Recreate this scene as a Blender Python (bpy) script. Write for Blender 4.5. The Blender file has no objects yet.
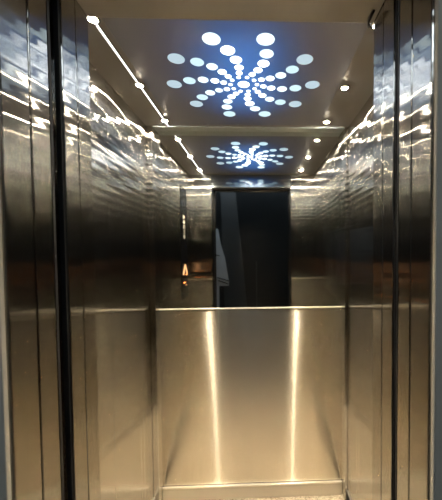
import bpy, bmesh, math, random
from mathutils import Vector, Matrix
random.seed(4)
sc = bpy.context.scene
COL = sc.collection

# ------------------------------------------------------------------ helpers
def bm_box(bm, x0, x1, y0, y1, z0, z1):
    v = [bm.verts.new(p) for p in ((x0,y0,z0),(x1,y0,z0),(x1,y1,z0),(x0,y1,z0),
                                   (x0,y0,z1),(x1,y0,z1),(x1,y1,z1),(x0,y1,z1))]
    for f in ((0,3,2,1),(4,5,6,7),(0,1,5,4),(1,2,6,5),(2,3,7,6),(3,0,4,7)):
        bm.faces.new([v[i] for i in f])
    return bm

def bevel(bm, w, seg=2):
    bmesh.ops.bevel(bm, geom=bm.edges[:], offset=w, segments=seg, profile=.5, affect='EDGES')
    return bm

def box(x0, x1, y0, y1, z0, z1, bv=0.0, seg=2):
    bm = bm_box(bmesh.new(), x0, x1, y0, y1, z0, z1)
    if bv: bevel(bm, bv, seg)
    return bm

def lathe(bm, prof, seg=32, cx=0, cy=0, cz=0):
    rings = []
    for r, z in prof:
        if r < 1e-6:
            rings.append([bm.verts.new((cx, cy, cz+z))])
        else:
            rings.append([bm.verts.new((cx+r*math.cos(2*math.pi*i/seg), cy+r*math.sin(2*math.pi*i/seg), cz+z)) for i in range(seg)])
    for a, b in zip(rings, rings[1:]):
        for i in range(seg):
            j = (i+1) % seg
            if len(a) == 1: bm.faces.new((a[0], b[j], b[i]))
            elif len(b) == 1: bm.faces.new((a[i], a[j], b[0]))
            else: bm.faces.new((a[i], a[j], b[j], b[i]))
    return bm

def tube(bm, pts, r, seg=8):
    pts = [Vector(p) for p in pts]; rings = []
    for i, p in enumerate(pts):
        d = (pts[min(i+1, len(pts)-1)] - pts[max(i-1, 0)]).normalized()
        u = d.cross(Vector((0,0,1)) if abs(d.z) < .9 else Vector((1,0,0))).normalized(); w = d.cross(u)
        rings.append([bm.verts.new(p + r*(math.cos(2*math.pi*k/seg)*u + math.sin(2*math.pi*k/seg)*w)) for k in range(seg)])
    for a, b in zip(rings, rings[1:]):
        for i in range(seg): bm.faces.new((a[i], a[(i+1)%seg], b[(i+1)%seg], b[i]))
    bm.faces.new(rings[0][::-1]); bm.faces.new(rings[-1])
    return bm

def obj(name, bm, m, parent=None, smooth=False):
    bmesh.ops.recalc_face_normals(bm, faces=bm.faces[:])
    me = bpy.data.meshes.new(name); bm.to_mesh(me); bm.free()
    if smooth:
        for p in me.polygons: p.use_smooth = True
    me.materials.append(m)
    o = bpy.data.objects.new(name, me); COL.objects.link(o)
    if parent is not None:
        o.parent = parent
        o.matrix_parent_inverse = Matrix.Translation(-parent.location)
    return o

def tag(o, label, cat, group=None):
    o['label'] = label; o['category'] = cat
    if group: o['group'] = group
    return o

def thing(name, label, cat, loc, group=None):
    o = bpy.data.objects.new(name, None); COL.objects.link(o); o.location = loc
    return tag(o, label, cat, group)

def struct(name, bm, m, parent=None, label=None, cat=None):
    o = obj(name, bm, m, parent); o['kind'] = 'structure'
    if label: o['label'] = label
    if cat: o['category'] = cat
    return o

# ------------------------------------------------------------------ materials
def newmat(name):
    m = bpy.data.materials.new(name); m.use_nodes = True
    nt = m.node_tree; nt.nodes.clear()
    out = nt.nodes.new('ShaderNodeOutputMaterial')
    return m, nt, out

def N(nt, t, **kw):
    n = nt.nodes.new(t)
    for k, v in kw.items(): setattr(n, k, v)
    return n

def steel(name, col, rough, aniso, tangent, ripple=0.0, ripple_scale=(1.2,1.2,14), col_var=.06, grain=(260,260,2.5),
          diffuse=0.0, dcol=(.3,.3,.3), haze=0.0, wave=None, core=0.0, core_rough=.10, core_aniso=.82):
    """Brushed stainless steel. tangent = direction of the grain. ripple = height of the sheet's waviness (m)."""
    m, nt, out = newmat(name); L = nt.links.new
    g = N(nt, 'ShaderNodeBsdfAnisotropic', distribution='GGX')
    geo = N(nt, 'ShaderNodeNewGeometry')
    mp = N(nt, 'ShaderNodeMapping'); mp.inputs['Scale'].default_value = grain
    L(geo.outputs['Position'], mp.inputs['Vector'])
    nz = N(nt, 'ShaderNodeTexNoise'); nz.inputs['Scale'].default_value = 1; nz.inputs['Detail'].default_value = 3
    L(mp.outputs[0], nz.inputs['Vector'])
    mx = N(nt, 'ShaderNodeMix', data_type='RGBA')
    mx.inputs[6].default_value = (*[c*(1-col_var) for c in col], 1); mx.inputs[7].default_value = (*[min(1, c*(1+col_var)) for c in col], 1)
    L(nz.outputs['Fac'], mx.inputs[0]); L(mx.outputs[2], g.inputs['Color'])
    g.inputs['Roughness'].default_value = rough; g.inputs['Anisotropy'].default_value = aniso
    if tangent:
        t = N(nt, 'ShaderNodeCombineXYZ')
        for i in range(3): t.inputs[i].default_value = tangent[i]
        L(t.outputs[0], g.inputs['Tangent'])
    if ripple:
        mp2 = N(nt, 'ShaderNodeMapping'); mp2.inputs['Scale'].default_value = ripple_scale
        L(geo.outputs['Position'], mp2.inputs['Vector'])
        n2 = N(nt, 'ShaderNodeTexNoise'); n2.inputs['Scale'].default_value = 1; n2.inputs['Detail'].default_value = 1
        n2.inputs['Roughness'].default_value = .42; n2.inputs['Distortion'].default_value = .1
        L(mp2.outputs[0], n2.inputs['Vector'])
        b = N(nt, 'ShaderNodeBump'); b.inputs['Strength'].default_value = 1; b.inputs['Distance'].default_value = ripple
        if wave:
            lam, amp, zlo, zhi = wave
            mw = N(nt, 'ShaderNodeMapping'); mw.inputs['Scale'].default_value = (.12,.12,1)
            L(geo.outputs['Position'], mw.inputs['Vector'])
            wv = N(nt, 'ShaderNodeTexWave', wave_type='BANDS', bands_direction='Z', wave_profile='SIN')
            wv.inputs['Scale'].default_value = 2*math.pi/(20*lam); wv.inputs['Distortion'].default_value = 1.6
            wv.inputs['Detail'].default_value = 1; wv.inputs['Detail Scale'].default_value = .35
            L(mw.outputs[0], wv.inputs['Vector'])
            sx = N(nt, 'ShaderNodeSeparateXYZ'); L(geo.outputs['Position'], sx.inputs[0])
            mr = N(nt, 'ShaderNodeMapRange', interpolation_type='SMOOTHSTEP')
            mr.inputs[1].default_value = zlo; mr.inputs[2].default_value = zhi; mr.inputs[3].default_value = .04; mr.inputs[4].default_value = 1
            L(sx.outputs[2], mr.inputs[0])
            m1 = N(nt, 'ShaderNodeMath', operation='MULTIPLY'); L(wv.outputs['Fac'], m1.inputs[0]); L(mr.outputs[0], m1.inputs[1])
            m2 = N(nt, 'ShaderNodeMath', operation='MULTIPLY'); L(m1.outputs[0], m2.inputs[0]); m2.inputs[1].default_value = amp/ripple
            m3 = N(nt, 'ShaderNodeMath', operation='ADD'); L(n2.outputs['Fac'], m3.inputs[0]); L(m2.outputs[0], m3.inputs[1])
            L(m3.outputs[0], b.inputs['Height'])
        else:
            L(n2.outputs['Fac'], b.inputs['Height'])
        L(b.outputs[0], g.inputs['Normal'])
    sh = g
    if core:
        k = N(nt, 'ShaderNodeBsdfAnisotropic', distribution='GGX'); k.inputs['Roughness'].default_value = core_rough; k.inputs['Anisotropy'].default_value = core_aniso
        L(mx.outputs[2], k.inputs['Color']); L(t.outputs[0], k.inputs['Tangent'])
        if ripple: L(b.outputs[0], k.inputs['Normal'])
        mk = N(nt, 'ShaderNodeMixShader'); mk.inputs[0].default_value = core
        L(g.outputs[0], mk.inputs[1]); L(k.outputs[0], mk.inputs[2]); sh = mk
    if haze:
        h = N(nt, 'ShaderNodeBsdfAnisotropic', distribution='GGX'); h.inputs['Roughness'].default_value = .40
        L(mx.outputs[2], h.inputs['Color'])
        mh = N(nt, 'ShaderNodeMixShader'); mh.inputs[0].default_value = haze
        L(sh.outputs[0], mh.inputs[1]); L(h.outputs[0], mh.inputs[2]); sh = mh
    if diffuse:
        d = N(nt, 'ShaderNodeBsdfDiffuse'); d.inputs['Color'].default_value = (*dcol, 1)
        mixs = N(nt, 'ShaderNodeMixShader'); mixs.inputs[0].default_value = diffuse
        L(sh.outputs[0], mixs.inputs[1]); L(d.outputs[0], mixs.inputs[2]); sh = mixs
    L(sh.outputs[0], out.inputs['Surface'])
    return m

def plain(name, col, rough=.5, metal=0, var=.15, scale=20, spec=.5):
    m, nt, out = newmat(name); L = nt.links.new
    p = N(nt, 'ShaderNodeBsdfPrincipled')
    geo = N(nt, 'ShaderNodeNewGeometry')
    nz = N(nt, 'ShaderNodeTexNoise'); nz.inputs['Scale'].default_value = scale; nz.inputs['Detail'].default_value = 4
    L(geo.outputs['Position'], nz.inputs['Vector'])
    mx = N(nt, 'ShaderNodeMix', data_type='RGBA')
    mx.inputs[6].default_value = (*[c*(1-var) for c in col], 1); mx.inputs[7].default_value = (*[min(1,c*(1+var)) for c in col], 1)
    L(nz.outputs['Fac'], mx.inputs[0]); L(mx.outputs[2], p.inputs['Base Color'])
    p.inputs['Roughness'].default_value = rough; p.inputs['Metallic'].default_value = metal
    p.inputs['Specular IOR Level'].default_value = spec
    L(p.outputs[0], out.inputs['Surface'])
    return m

def emit(name, col, strength):
    m, nt, out = newmat(name)
    e = N(nt, 'ShaderNodeEmission'); e.inputs['Color'].default_value = (*col, 1); e.inputs['Strength'].default_value = strength
    nt.links.new(e.outputs[0], out.inputs['Surface'])
    return m

STEEL_C = (.68,.655,.61)
M_wall   = steel('wall_steel', STEEL_C, .17, .94, (0,0,1), ripple=.0003, ripple_scale=(.4,.4,8), haze=.015, core=.55, wave=(.034,.00034,1.15,1.75))
M_jamb   = steel('jamb_steel', STEEL_C, .17, .94, (0,0,1), ripple=.0002, ripple_scale=(.3,.3,8), haze=.01, core=.5, wave=(.030,.00011,1.25,1.75))
M_rear   = steel('rear_steel', (.80,.73,.61), .21, .93, (1,0,0), core=.93, core_rough=.17, core_aniso=.82, ripple=.0006, ripple_scale=(3,3,1.2), grain=(2.5,260,260), diffuse=.02, dcol=(.76,.62,.44))
M_skirt  = steel('skirting_steel', (.66,.62,.55), .3, .5, (1,0,0), grain=(2.5,260,260), diffuse=.2, dcol=(.5,.46,.4))
M_ceil   = steel('ceiling_steel', (.36,.36,.37), .42, 0, None, diffuse=.5, dcol=(.42,.415,.42), grain=(3,3,3), col_var=.15)
M_soff   = steel('header_steel', (.5,.5,.5), .33, 0, None, diffuse=.4, dcol=(.42,.43,.45), grain=(3,200,200))
M_trim   = steel('trim_steel', (.6,.62,.63), .3, 0, None, diffuse=.7, dcol=(.50,.58,.64), grain=(3,40,40))
M_head   = steel('polished_header_steel', (.42,.45,.47), .10, 0, None, grain=(3,200,200))
M_ledge  = steel('ledge_steel', (.85,.80,.70), .28, .5, (1,0,0), diffuse=.45, dcol=(.9,.82,.68), grain=(2.5,260,260))
M_edge   = steel('edge_steel', (.72,.71,.68), .18, 0, None, grain=(40,40,40))
M_land   = plain('landing_grey_paint', (.72,.67,.57), .55, var=.08, scale=9)
M_black  = plain('shaft_black', (.008,.008,.009), .9)
M_hall   = plain('hall_dark_wall', (.006,.008,.010), .35, var=.3, scale=3)
M_hfloor = plain('hall_floor_tile', (.03,.03,.033), .3, var=.3, scale=6)
M_pil    = plain('hall_pilaster_grey', (.045,.050,.055), .5, var=.2, scale=4)
M_board  = plain('board_pale', (.58,.62,.68), .6, var=.08, scale=8)
M_bink   = plain('board_dark_line', (.03,.03,.035), .6)
M_rub    = plain('black_rubber', (.012,.012,.013), .6)
M_glassb = plain('black_glass', (.006,.006,.007), .12, var=.1, spec=.5)
M_grav   = plain('engraved_silver', (.55,.54,.5), .35, metal=1)
M_sill   = plain('sill_aluminium', (.45,.44,.42), .4, metal=1)

def mirror_mat():
    m, nt, out = newmat('mirror_glass')
    g = N(nt, 'ShaderNodeBsdfAnisotropic', distribution='GGX')
    geo = N(nt, 'ShaderNodeNewGeometry')
    nz = N(nt, 'ShaderNodeTexNoise'); nz.inputs['Scale'].default_value = 2
    nt.links.new(geo.outputs['Position'], nz.inputs['Vector'])
    mx = N(nt, 'ShaderNodeMix', data_type='RGBA')
    mx.inputs[6].default_value = (.83,.85,.84,1); mx.inputs[7].default_value = (.87,.89,.88,1)
    nt.links.new(nz.outputs['Fac'], mx.inputs[0]); nt.links.new(mx.outputs[2], g.inputs['Color'])
    g.inputs['Roughness'].default_value = .03
    nt.links.new(g.outputs[0], out.inputs['Surface'])
    return m
M_mirror = mirror_mat()

def floor_mat():
    m, nt, out = newmat('speckled_stone'); L = nt.links.new
    p = N(nt, 'ShaderNodeBsdfPrincipled'); geo = N(nt, 'ShaderNodeNewGeometry')
    vo = N(nt, 'ShaderNodeTexVoronoi'); vo.inputs['Scale'].default_value = 170
    L(geo.outputs['Position'], vo.inputs['Vector'])
    r = N(nt, 'ShaderNodeValToRGB')
    r.color_ramp.elements[0].position = 0; r.color_ramp.elements[0].color = (.22,.17,.11,1)
    r.color_ramp.elements[1].position = 1; r.color_ramp.elements[1].color = (.66,.58,.46,1)
    e = r.color_ramp.elements.new(.3); e.color = (.46,.38,.275,1)
    sp = N(nt, 'ShaderNodeSeparateColor'); L(vo.outputs['Color'], sp.inputs[0]); L(sp.outputs[0], r.inputs[0])
    L(r.outputs[0], p.inputs['Base Color']); p.inputs['Roughness'].default_value = .35
    L(p.outputs[0], out.inputs['Surface'])
    return m
M_floor = floor_mat()

def backlit(name):
    """Dark blue translucent sheet with a brushed face; it only glows where the lamp behind it shines through."""
    m, nt, out = newmat(name); L = nt.links.new
    t = N(nt, 'ShaderNodeBsdfTranslucent')
    geo = N(nt, 'ShaderNodeNewGeometry')
    nz = N(nt, 'ShaderNodeTexNoise'); nz.inputs['Scale'].default_value = 5; nz.inputs['Detail'].default_value = 2
    L(geo.outputs['Position'], nz.inputs['Vector'])
    mx = N(nt, 'ShaderNodeMix', data_type='RGBA')
    mx.inputs[6].default_value = (.025,.165,.44,1); mx.inputs[7].default_value = (.035,.19,.49,1)
    L(nz.outputs['Fac'], mx.inputs[0]); L(mx.outputs[2], t.inputs['Color'])
    g = N(nt, 'ShaderNodeBsdfAnisotropic', distribution='GGX'); g.inputs['Roughness'].default_value = .42
    g.inputs['Color'].default_value = (.36,.36,.37,1)
    d = N(nt, 'ShaderNodeBsdfDiffuse'); d.inputs['Color'].default_value = (.42,.415,.42,1)
    m1 = N(nt, 'ShaderNodeMixShader'); m1.inputs[0].default_value = .5
    L(g.outputs[0], m1.inputs[1]); L(d.outputs[0], m1.inputs[2])
    m2 = N(nt, 'ShaderNodeMixShader'); m2.inputs[0].default_value = .12
    L(m1.outputs[0], m2.inputs[1]); L(t.outputs[0], m2.inputs[2])
    L(m2.outputs[0], out.inputs['Surface'])
    return m
M_panel = backlit('blue_backlit_sheet')
M_box   = plain('white_light_box', (.8,.8,.8), .8)

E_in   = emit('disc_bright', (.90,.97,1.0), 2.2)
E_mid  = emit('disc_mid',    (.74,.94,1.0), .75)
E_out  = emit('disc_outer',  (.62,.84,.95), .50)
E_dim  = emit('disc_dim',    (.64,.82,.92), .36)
E_spot = emit('spot_led',    (1.0,.88,.68), 650.0)
E_strip= emit('led_strip',   (1.0,.96,.90), 1.8)
E_arrow= emit('arrow_led',   (1.0,.50,.22), .8)
E_bar   = emit('bar_led', (1.0,.27,.06), 3.0)

# ------------------------------------------------------------------ dimensions (metres, floor = 0)
CZ = 1.4341                       # eye height
XL, XR = -.5964, .5017            # car side walls
OL, OR = -.4081, .2962            # door opening
YF, YM = .7854, 1.7701            # car front wall (inner face), mirror face
ZC = CZ + .6884                   # ceiling
ZH = 2.008                        # door header
ZL = CZ - .3244                   # ledge between lower rear panel and mirror
YC = 1.705                        # front of the rear corner posts
JL = dict(a=.516, b=.5815, c=.6347, d=.6785, e=.7312)
JR = dict(a=.5208, b=.589, c=.6423, d=.6678, e=.7259)
HALL_Y = -1.2

# ------------------------------------------------------------------ shell of the car
struct('floor', box(XL-.02, XR+.02, JL['d'], YM+.03, -.03, 0), M_floor, label='beige speckled stone floor of the lift car', cat='floor')
PX0, PX1, PY0, PY1 = -.452, .343, .840, 1.690
bm = bmesh.new()
bm_box(bm, XL-.02, PX0, YF, YM+.03, ZC, ZC+.02); bm_box(bm, PX1, XR+.02, YF, YM+.03, ZC, ZC+.02)
bm_box(bm, PX0, PX1, YF, PY0, ZC, ZC+.02); bm_box(bm, PX0, PX1, PY1, YM+.03, ZC, ZC+.02)
struct('ceiling', bm, M_ceil, label='dull grey metal ceiling of the lift car around the star light', cat='ceiling')

def side_wall(name, x, s, seams, words):
    w = struct(name, box(min(x+s*.016, x+s*.03), max(x+s*.016, x+s*.03), YF, YM+.03, 0, ZC), M_black, label=words, cat='wall')
    ys = [YF] + seams + [YM]
    for a, b in zip(ys, ys[1:]):
        p = obj('wall_panel', box(min(x, x+s*.016), max(x, x+s*.016), a+.0012, b-.0012, .001, ZC-.001, .0018, 2), M_wall, w)
    return w
wl = side_wall('wall_left', XL, -1, [.915, 1.2666, 1.545, 1.583], 'brushed steel left wall of the lift car with upright panel seams')
wr = side_wall('wall_right', XR, 1, [1.2666, 1.510, 1.5464], 'brushed steel right wall of the lift car with upright panel seams')

wb = struct('wall_back', box(XL-.02, XR+.02, YM+.014, YM+.03, 0, ZC), M_black, label='rear wall of the lift car behind mirror and steel panel', cat='wall')
tag(obj('mirror', box(XL+.002, XR-.002, YM, YM+.013, ZL+.0066, ZC-.002), M_mirror), 'large wall mirror on the upper rear wall, reflecting the doorway', 'mirror')
rp = thing('rear_panel', 'bright satin steel panel on the lower rear wall below the mirror', 'wall panel', (-.05, YM, .08))
obj('panel_sheet', box(-.5830, .4910, YM-.004, YM+.012, .082, ZL, .0015), M_rear, rp)
obj('top_edge', box(-.5830, .4910, YM-.012, YM-.0005, ZL+.0002, ZL+.0062, .0015), M_ledge, rp)
sk = struct('baseboard_back', box(XL+.033, XR-.018, YM-.018, YM+.010, .001, .070, .002), M_skirt, label='steel skirting along the foot of the rear panel', cat='skirting')
obj('skirting_ledge', box(XL+.033, XR-.018, YM-.020, YM-.0045, .0705, .0815, .003), M_ledge, sk)
struct('baseboard_left', box(XL+.0005, XL+.010, .80, YC-.002, .001, .070, .002), M_skirt, label='steel skirting along the foot of the left wall', cat='skirting')
struct('baseboard_right', box(XR-.010, XR-.0005, .80, YC-.002, .001, .070, .002), M_skirt, label='steel skirting along the foot of the right wall', cat='skirting')
struct('trim_1', box(XL+.0005, XL+.0320, YC, YM-.0005, .001, ZC-.001, .002), M_wall, label='steel corner post at the left end of the mirror', cat='corner post')
struct('trim_2', box(XR-.0165, XR-.0005, YC, YM-.0005, .001, ZC-.001, .002), M_wall, label='steel corner post at the right end of the mirror', cat='corner post')
struct('trim_3', box(XL+.033, XR-.018, YC+.004, YM-.001, ZC-.008, ZC-.0005, .002), M_trim, label='pale metal strip between ceiling and mirror top', cat='trim')

# ------------------------------------------------------------------ front returns of the car, header, doors
def front_return(name, xo, xw, s, J, words):
    # a plate whose inner face looks into the car and whose reveal looks into the opening
    return struct(name, box(min(xo, xw+s*.03), max(xo, xw+s*.03), J['e']+.0012, YF, .001, ZC, .002), M_jamb, label=words, cat='wall')
front_return('wall_front_left', OL, XL, -1, JL, 'steel front return of the lift car at the left of the doorway')
front_return('wall_front_right', OR, XR, 1, JR, 'steel front return of the lift car at the right of the doorway')
fh = struct('wall_front_header', box(OL+.001, OR-.001, .7125, YF-.0005, ZH+.0035, ZC, .001), M_head, label='steel transom of the lift car above the doorway', cat='wall')
obj('soffit_plate', box(OL+.001, OR-.001, .7115, YF, ZH, ZH+.003, .001), M_soff, fh)

def leaf(name, xo, s, y0, y1, words, top):
    # door leaf slid open into its pocket; only its leading edge shows in the jamb
    o = struct(name, box(min(xo, xo+s*.36), max(xo, xo+s*.36), y0+.0012, y1-.0012, .012, top, .002), M_jamb, label=words, cat='door')
    return o
d1 = leaf('door_1', OL, -1, JL['d'], JL['e'], 'left car door leaf slid open, its steel edge in the jamb', ZH+.03)
d2 = leaf('door_2', OR, 1, JR['d'], JR['e'], 'right car door leaf slid open, its steel edge in the jamb', ZH+.03)
d3 = leaf('door_3', OL, -1, JL['b'], JL['c'], 'left landing door leaf slid open behind the frame', ZH+.03)
d4 = leaf('door_4', OR, 1, JR['b'], JR['c'], 'right landing door leaf slid open behind the frame', ZH+.03)
for d, xo, s, J in ((d3, OL, -1, JL), (d4, OR, 1, JR)):
    obj('door_seal', box(min(xo-s*.0006, xo+s*.010), max(xo-s*.0006, xo+s*.010), J['c']-.0011, J['c']+.006, .014, ZH+.028), M_rub, d)
for d, xo, s, J in ((d1, OL, -1, JL), (d2, OR, 1, JR)):
    obj('door_seal', box(min(xo+s*.004, xo+s*.014), max(xo+s*.004, xo+s*.014), J['d']-.004, J['d']+.0011, .014, ZH+.028), M_rub, d)
# shaft behind the pockets
bm = bmesh.new()
bm_box(bm, OL-.42, OL-.40, JL['a']+.01, YM+.2, -.2, 2.7); bm_box(bm, OR+.40, OR+.42, JL['a']+.01, YM+.2, -.2, 2.7)
bm_box(bm, OL-.42, OR+.42, YM+.2, YM+.22, -.2, 2.7); bm_box(bm, OL-.42, OR+.42, JL['a']+.01, YM+.22, 2.7, 2.72)
bm_box(bm, OL-.42, OR+.42, JL['a']+.01, YM+.22, -.22, -.2)
struct('wall_shaft', bm, M_black, label='black lift shaft seen only as the dark gap between the doors', cat='shaft')

# landing frame: jambs, header, grey faces
struct('trim_4', box(OL-.07, OL, JL['a'], JL['b']-.0012, 0, ZH+.08, .003), M_jamb, label='steel landing door jamb at the left edge of the opening', cat='door frame')
struct('trim_5', box(OR, OR+.07, JR['a'], JR['b']-.0012, 0, ZH+.08, .003), M_jamb, label='steel landing door jamb at the right edge of the opening', cat='door frame')
struct('trim_6', box(OL+.001, OR-.001, JL['a']+.001, JL['b']+.004, ZH+.01, ZH+.08, .003), M_jamb, label='steel landing door head above the opening', cat='door frame')
struct('wall_landing_left', box(OL-1.1, OL-.0035, JL['a']-.012, JL['a']-.001, 0, 2.7, .002), M_land, label='grey painted landing wall at the left of the lift', cat='wall')
struct('wall_landing_right', box(OR+.0035, OR+1.1, JR['a']-.012, JR['a']-.001, 0, 2.7, .002), M_land, label='grey painted landing wall at the right of the lift', cat='wall')
struct('wall_landing_above', box(OL-.0034, OR+.0034, JL['a']-.012, JL['a']-.001, ZH+.08, 2.7), M_land, label='grey painted landing wall above the lift doorway', cat='wall')
struct('trim_7', box(OL-.02, OR+.02, JL['a'], JL['d']-.0005, -.03, -.001), M_sill, label='grooved metal sill between landing and lift car', cat='sill')

# landing (only seen in the mirror)
struct('floor_landing', box(-1.6, 1.5, HALL_Y-.02, JL['a']-.0005, -.03, -.001), M_hfloor, label='dark tiled landing floor in front of the lift', cat='floor')
struct('ceiling_landing', box(-1.6, 1.5, HALL_Y-.02, JL['a']-.0005, 2.7, 2.72), M_hall, label='dark landing ceiling', cat='ceiling')
struct('wall_landing_back', box(-1.6, 1.5, HALL_Y-.02, HALL_Y, 0, 2.7), M_hall, label='dark landing wall opposite the lift, seen in the mirror', cat='wall')
struct('wall_landing_end_left', box(-1.62, -1.6, HALL_Y-.02, JL['a']-.012, 0, 2.7), M_hall, label='dark left end wall of the landing', cat='wall')
struct('wall_landing_end_right', box(1.5, 1.52, HALL_Y-.02, JL['a']-.012, 0, 2.7), M_hall, label='dark right end wall of the landing', cat='wall')

def S(px, py):           # a point of the landing's rear wall from its place in the mirror image
    Dm = 2*YM - HALL_Y
    return (px-259)/308*Dm, CZ + (253-py)/308*Dm
# slanted dim grey pilaster / splayed reveal
bm = bmesh.new()
a, b, c, d = S(222,180), S(236,180), (S(251,350)[0], .001), (S(226,350)[0], .001)
v = []
for yy in (HALL_Y+.0008, HALL_Y+.012):
    v.append([bm.verts.new((p[0], yy, p[1])) for p in (a, b, c, d)])
bm.faces.new(v[0]); bm.faces.new(v[1][::-1])
for i in range(4): bm.faces.new((v[0][i], v[0][(i+1)%4], v[1][(i+1)%4], v[1][i]))
tag(obj('leaning_panel', bm, M_pil), 'dim grey panel leaning on the dark landing wall, seen in the mirror', 'panel')
# pale board with a stepped lower edge
nb = thing('notice_board', 'pale grey board with stepped lower edge on the dark landing, seen in the mirror', 'board', (S(214,255)[0], HALL_Y+.06, S(214,255)[1]))
def poly(pts, y0, y1):
    bm = bmesh.new()
    f = [bm.verts.new((*[p[0]], y0, p[1])) for p in pts]; k = [bm.verts.new((p[0], y1, p[1])) for p in pts]
    bm.faces.new(f); bm.faces.new(k[::-1])
    n = len(pts)
    for i in range(n): bm.faces.new((f[i], f[(i+1)%n], k[(i+1)%n], k[i]))
    return bm
obj('board_sheet', poly([(S(*p)[0], max(S(*p)[1], .001)) for p in ((204,229.5),(219.5,229.5),(222,244),(226,258),(229.5,281),(229.5,286),(220,286),(220,301),(220,360),(217.3,360),(217.3,301),(217.3,280),(215,262),(204,252))], HALL_Y+.0125, HALL_Y+.030), M_board, nb)
for p, q in (((213,254.5),(221,256)), ((218,277.5),(229.5,281.2)), ((219,280.5),(229,284))):
    A, B = S(*p), S(*q)
    obj('dark_line', tube(bmesh.new(), ((A[0], HALL_Y+.0315, A[1]), (B[0], HALL_Y+.0315, B[1])), .008), M_bink, nb)
A, B = S(257.2, 262), S(257.2, 292)
tag(obj('door_edge_strip', box(A[0]-.008, A[0]+.008, HALL_Y+.0005, HALL_Y+.012, .001, A[1], .002), M_pil), 'thin upright grey strip on the dark landing wall, middle of the mirror', 'strip')

# ------------------------------------------------------------------ star ceiling light
LX, LY = -.0529, 1.2910
cl = thing('ceiling_light', 'blue backlit ceiling panel with a whirl of round white light discs', 'ceiling light', (LX, LY, ZC))
bm = bmesh.new()
vs = [bm.verts.new(p) for p in ((PX0,PY0,ZC+.0004),(PX1,PY0,ZC+.0004),(PX1,PY1,ZC+.0004),(PX0,PY1,ZC+.0004))]
bm.faces.new(vs)
obj('light_panel', bm, M_panel, cl)
bm = bmesh.new()
t = .004
bm_box(bm, PX0-.012, PX0-.012+t, PY0-.012, PY1+.012, ZC+.0205, ZC+.20); bm_box(bm, PX1+.012-t, PX1+.012, PY0-.012, PY1+.012, ZC+.0205, ZC+.20)
bm_box(bm, PX0-.012, PX1+.012, PY0-.012, PY0-.012+t, ZC+.0205, ZC+.20); bm_box(bm, PX0-.012, PX1+.012, PY1+.012-t, PY1+.012, ZC+.0205, ZC+.20)
bm_box(bm, PX0-.012, PX1+.012, PY0-.012, PY1+.012, ZC+.20, ZC+.204)
obj('light_housing', bm, M_black, cl)
def disc(r, x, y, m):
    bm = bmesh.new()
    h = .004
    lathe(bm, [(0, 0), (r*.93, 0), (r, .0012), (r, h), (0, h)], 32, x, y, ZC-.0012)
    return obj('light_disc', bm, m, cl)
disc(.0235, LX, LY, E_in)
RAD = [.0542, .0814, .1165, .1627, .2168, .2827]
TWI = [-1.2, 8.5, 12.1, 10.9, 6.1, -.9]
DIA = [.0165, .025, .033, .042, .049, .059]
for arm in range(10):
    for k in range(6):
        th = math.radians(arm*36 + TWI[k])
        dx, dy = RAD[k]*math.cos(th), RAD[k]*math.sin(th)
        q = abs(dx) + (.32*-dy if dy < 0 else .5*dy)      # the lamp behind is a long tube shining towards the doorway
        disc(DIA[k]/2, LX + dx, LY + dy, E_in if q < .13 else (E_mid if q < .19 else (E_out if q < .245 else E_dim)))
lamp = bpy.data.lights.new('star_lamp', 'AREA'); lamp.shape = 'RECTANGLE'; lamp.size = .20; lamp.size_y = .50
lamp.energy = 2.1; lamp.color = (.45,.78,1)
lo = bpy.data.objects.new('star_lamp', lamp); lo.location = (LX, LY-.05, ZC+.12); COL.objects.link(lo)

# ------------------------------------------------------------------ spotlights and LED strip
SXL, SXR = -.4773, .3678
SY = (.944, 1.300, 1.637)
def spot_parts(name, x, y, label, src=None):
    root = thing(name, label, 'spotlight', (x, y, ZC), 'ceiling spotlights along the side walls')
    if src is None:
        bm = bmesh.new(); lathe(bm, [(.0125,-.0002), (.0125,-.005), (.0145,-.006), (.021,-.003), (.0215,-.0002)], 28, x, y, ZC)
        obj('bezel', bm, M_edge, root, True)
        bm = bmesh.new(); lathe(bm, [(0,-.0085), (.006,-.008), (.010,-.006), (.0118,-.003), (.0118,-.0008), (0,-.0008)], 24, x, y, ZC)
        obj('led_lens', bm, E_spot, root, True)
    else:
        for ch in src.children:
            c = ch.copy(); COL.objects.link(c); c.parent = root
            c.matrix_parent_inverse = Matrix.Translation(-src.location)
    return root
names = {(0,0): 'bright ceiling spotlight in the left row, nearest the doorway',
         (0,1): 'bright ceiling spotlight in the left row, middle of the three',
         (0,2): 'bright ceiling spotlight in the left row, nearest the mirror',
         (1,0): 'bright ceiling spotlight in the right row, by the door header and black wire',
         (1,1): 'bright ceiling spotlight in the right row, middle of the three',
         (1,2): 'bright ceiling spotlight in the right row, nearest the mirror'}
first = None
for i, x in enumerate((SXL, SXR)):
    for j, y in enumerate(SY):
        o = spot_parts('ceiling_spotlight', x, y, names[i, j], first)
        if first is None: first = o
        sl = bpy.data.lights.new('spot_beam', 'SPOT'); sl.energy = 12; sl.color = (1.0,.86,.64)
        sl.spot_size = math.radians(118); sl.spot_blend = .7; sl.shadow_soft_size = .0118
        so = bpy.data.objects.new('spot_beam', sl); so.location = (x, y, ZC-.010); COL.objects.link(so)
st = thing('led_strip', 'thin glowing white light strip joining the left row of ceiling spotlights', 'light strip', (SXL, 1.2, ZC))
gaps = [YF+.01, SY[0], SY[1], SY[2], YM-.012]
for k in range(4):
    y0 = gaps[k] + (.023 if k else 0); y1 = gaps[k+1] - (.023 if k < 3 else 0)
    obj('strip_diffuser', box(SXL-.003, SXL+.003, y0, y1, ZC-.0035, ZC-.0004, .0008), E_strip, st)
    bm = bmesh.new(); bm_box(bm, SXL-.006, SXL-.0033, y0, y1, ZC-.0045, ZC-.0004); bm_box(bm, SXL+.0033, SXL+.006, y0, y1, ZC-.0045, ZC-.0004)
    obj('strip_channel', bm, M_edge, st)
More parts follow.
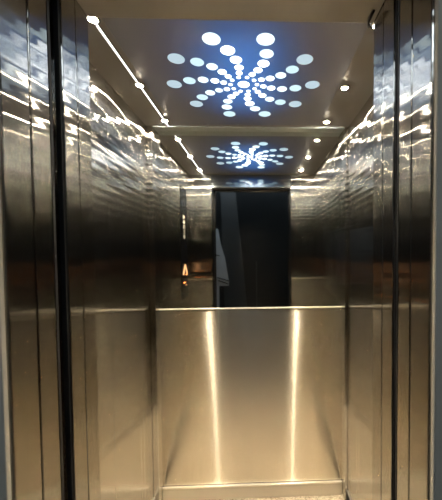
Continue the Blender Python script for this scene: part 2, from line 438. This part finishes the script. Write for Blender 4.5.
pts = [(SXR, SY[0]-.02, ZC-.004), (SXR, .88, ZC-.012), (SXR, .80, ZC-.05), (SXR-.004, YF+.004, ZH+.03), (SXR-.079, YF+.003, ZH+.004),
       ]
# short lead hanging from the nearest right spotlight to the header
pts = [(SXR+.002, .921, ZC-.003), (SXR-.01, .895, ZC-.02), (SXR-.035, .86, ZC-.05), (SXR-.062, .82, ZC-.085), (SXR-.082, .792, ZC-.118), (SXR-.088, .775, ZH-.004), (SXR-.088, .74, ZH-.004)]
tag(obj('loose_wire', tube(bmesh.new(), pts, .0028, 8), M_rub, None, True), 'short black wire between the door header and the nearest right spotlight', 'wire')

# ------------------------------------------------------------------ operating panel on the left wall (seen in the mirror)
cp = thing('operating_panel', 'black glass control strip with lit orange arrows on the left wall, seen in mirror', 'control panel', (XL, 1.06, 1.08))
obj('glass_strip', box(XL+.0005, XL+.006, .935, 1.125, 1.07, 1.955, .0015), M_glassb, cp)
def chevron(zc, h, y0, y1, up, r):
    ym = .5*(y0+y1); x = XL+.008
    zt, zb = (zc+h/2, zc-h/2) if up else (zc-h/2, zc+h/2)
    return tube(bmesh.new(), ((x, y0, zb), (x, y0+.25*(ym-y0), zb+.32*(zt-zb)), (x, ym, zt), (x, y1-.25*(y1-ym), zb+.32*(zt-zb)), (x, y1, zb)), r, 8)
obj('up_arrow', chevron(1.300, .075, 0.975, 1.095, True, .006), E_arrow, cp)
obj('lit_bar', box(XL+.0062, XL+.0085, .975, 1.010, 1.2545, 1.2605, .001), E_bar, cp)
obj('lit_bar', box(XL+.0062, XL+.0085, 1.030, 1.090, 1.193, 1.200, .001), E_bar, cp)
obj('lit_bar', box(XL+.0062, XL+.0085, .985, 1.020, 1.170, 1.175, .001), E_arrow, cp)
# column of small engraved marks
marks = [[(0,0),(0,.9),(.7,.35),(-.1,.35)], [(.5,.1),(0,.3),(.2,.9),(.7,.7),(.5,.1)], [(0,0),(.1,.8),(.6,.9),(.7,.1)],
         [(.1,.0),(.7,.3),(.1,.6),(.6,1.0)], [(0,.5),(.4,0),(.7,.5),(.35,1),(0,.5)]]
for i, mk in enumerate(marks):
    zc0 = 1.735 - i*.039
    obj('engraved_mark', tube(bmesh.new(), [(XL+.0066, 1.065-.07*p[0], zc0-.03*(1-p[1])) for p in mk], .003, 6), M_grav, cp)

# ------------------------------------------------------------------ added unseen lamp on the landing, for the bluish band on the jambs
ll = thing('landing_fill_lamp', 'long cool white fill lamp added on the landing ceiling, unseen behind the viewer', 'ceiling lamp', (-.05, -.95, 2.7))
obj('fill_lamp_body', box(-1.15, 1.05, -1.16, -.72, 2.665, 2.6995, .006), M_board, ll)
obj('fill_lamp_diffuser', box(-1.12, 1.02, -1.14, -.74, 2.650, 2.6645, .005), emit('landing_fill_glow', (.80,.92,1.0), 1.6), ll)

# ------------------------------------------------------------------ world, camera, view
w = bpy.data.worlds.new('World'); sc.world = w; w.use_nodes = True
w.node_tree.nodes['Background'].inputs[0].default_value = (.02,.022,.025,1)
w.node_tree.nodes['Background'].inputs[1].default_value = .3
cam = bpy.data.cameras.new('camera'); co = bpy.data.objects.new('camera', cam); COL.objects.link(co)
p, yw, r = .0337, .0387, -.0077
cy, sy, cpp, sp, cr, sr = math.cos(yw), math.sin(yw), math.cos(p), math.sin(p), math.cos(r), math.sin(r)
fwd = Vector((sy*cpp, cy*cpp, -sp)); right = Vector((cy, -sy, 0)); up = right.cross(fwd)
R2 = cr*right + sr*up; U2 = -sr*right + cr*up
M = Matrix((R2, U2, -fwd)).transposed().to_4x4(); M.translation = (0, 0, CZ)
co.matrix_world = M
cam.sensor_fit = 'AUTO'; cam.sensor_width = 36; cam.lens = 36*308/500
cam.shift_x = (221-270.12)/500; cam.shift_y = (262.61-250)/500
cam.clip_start = .02
sc.camera = co
sc.view_settings.view_transform = 'Standard'; sc.view_settings.look = 'None'; sc.view_settings.gamma = 1
sc.view_settings.use_curve_mapping = False
sc.view_settings.exposure = 1.2
try:
    c = sc.cycles
    c.max_bounces = 16; c.glossy_bounces = 14; c.diffuse_bounces = 5; c.transmission_bounces = 6
    c.sample_clamp_indirect = 30; c.use_denoising = True; c.caustics_reflective = True; c.blur_glossy = 0
except Exception:
    pass
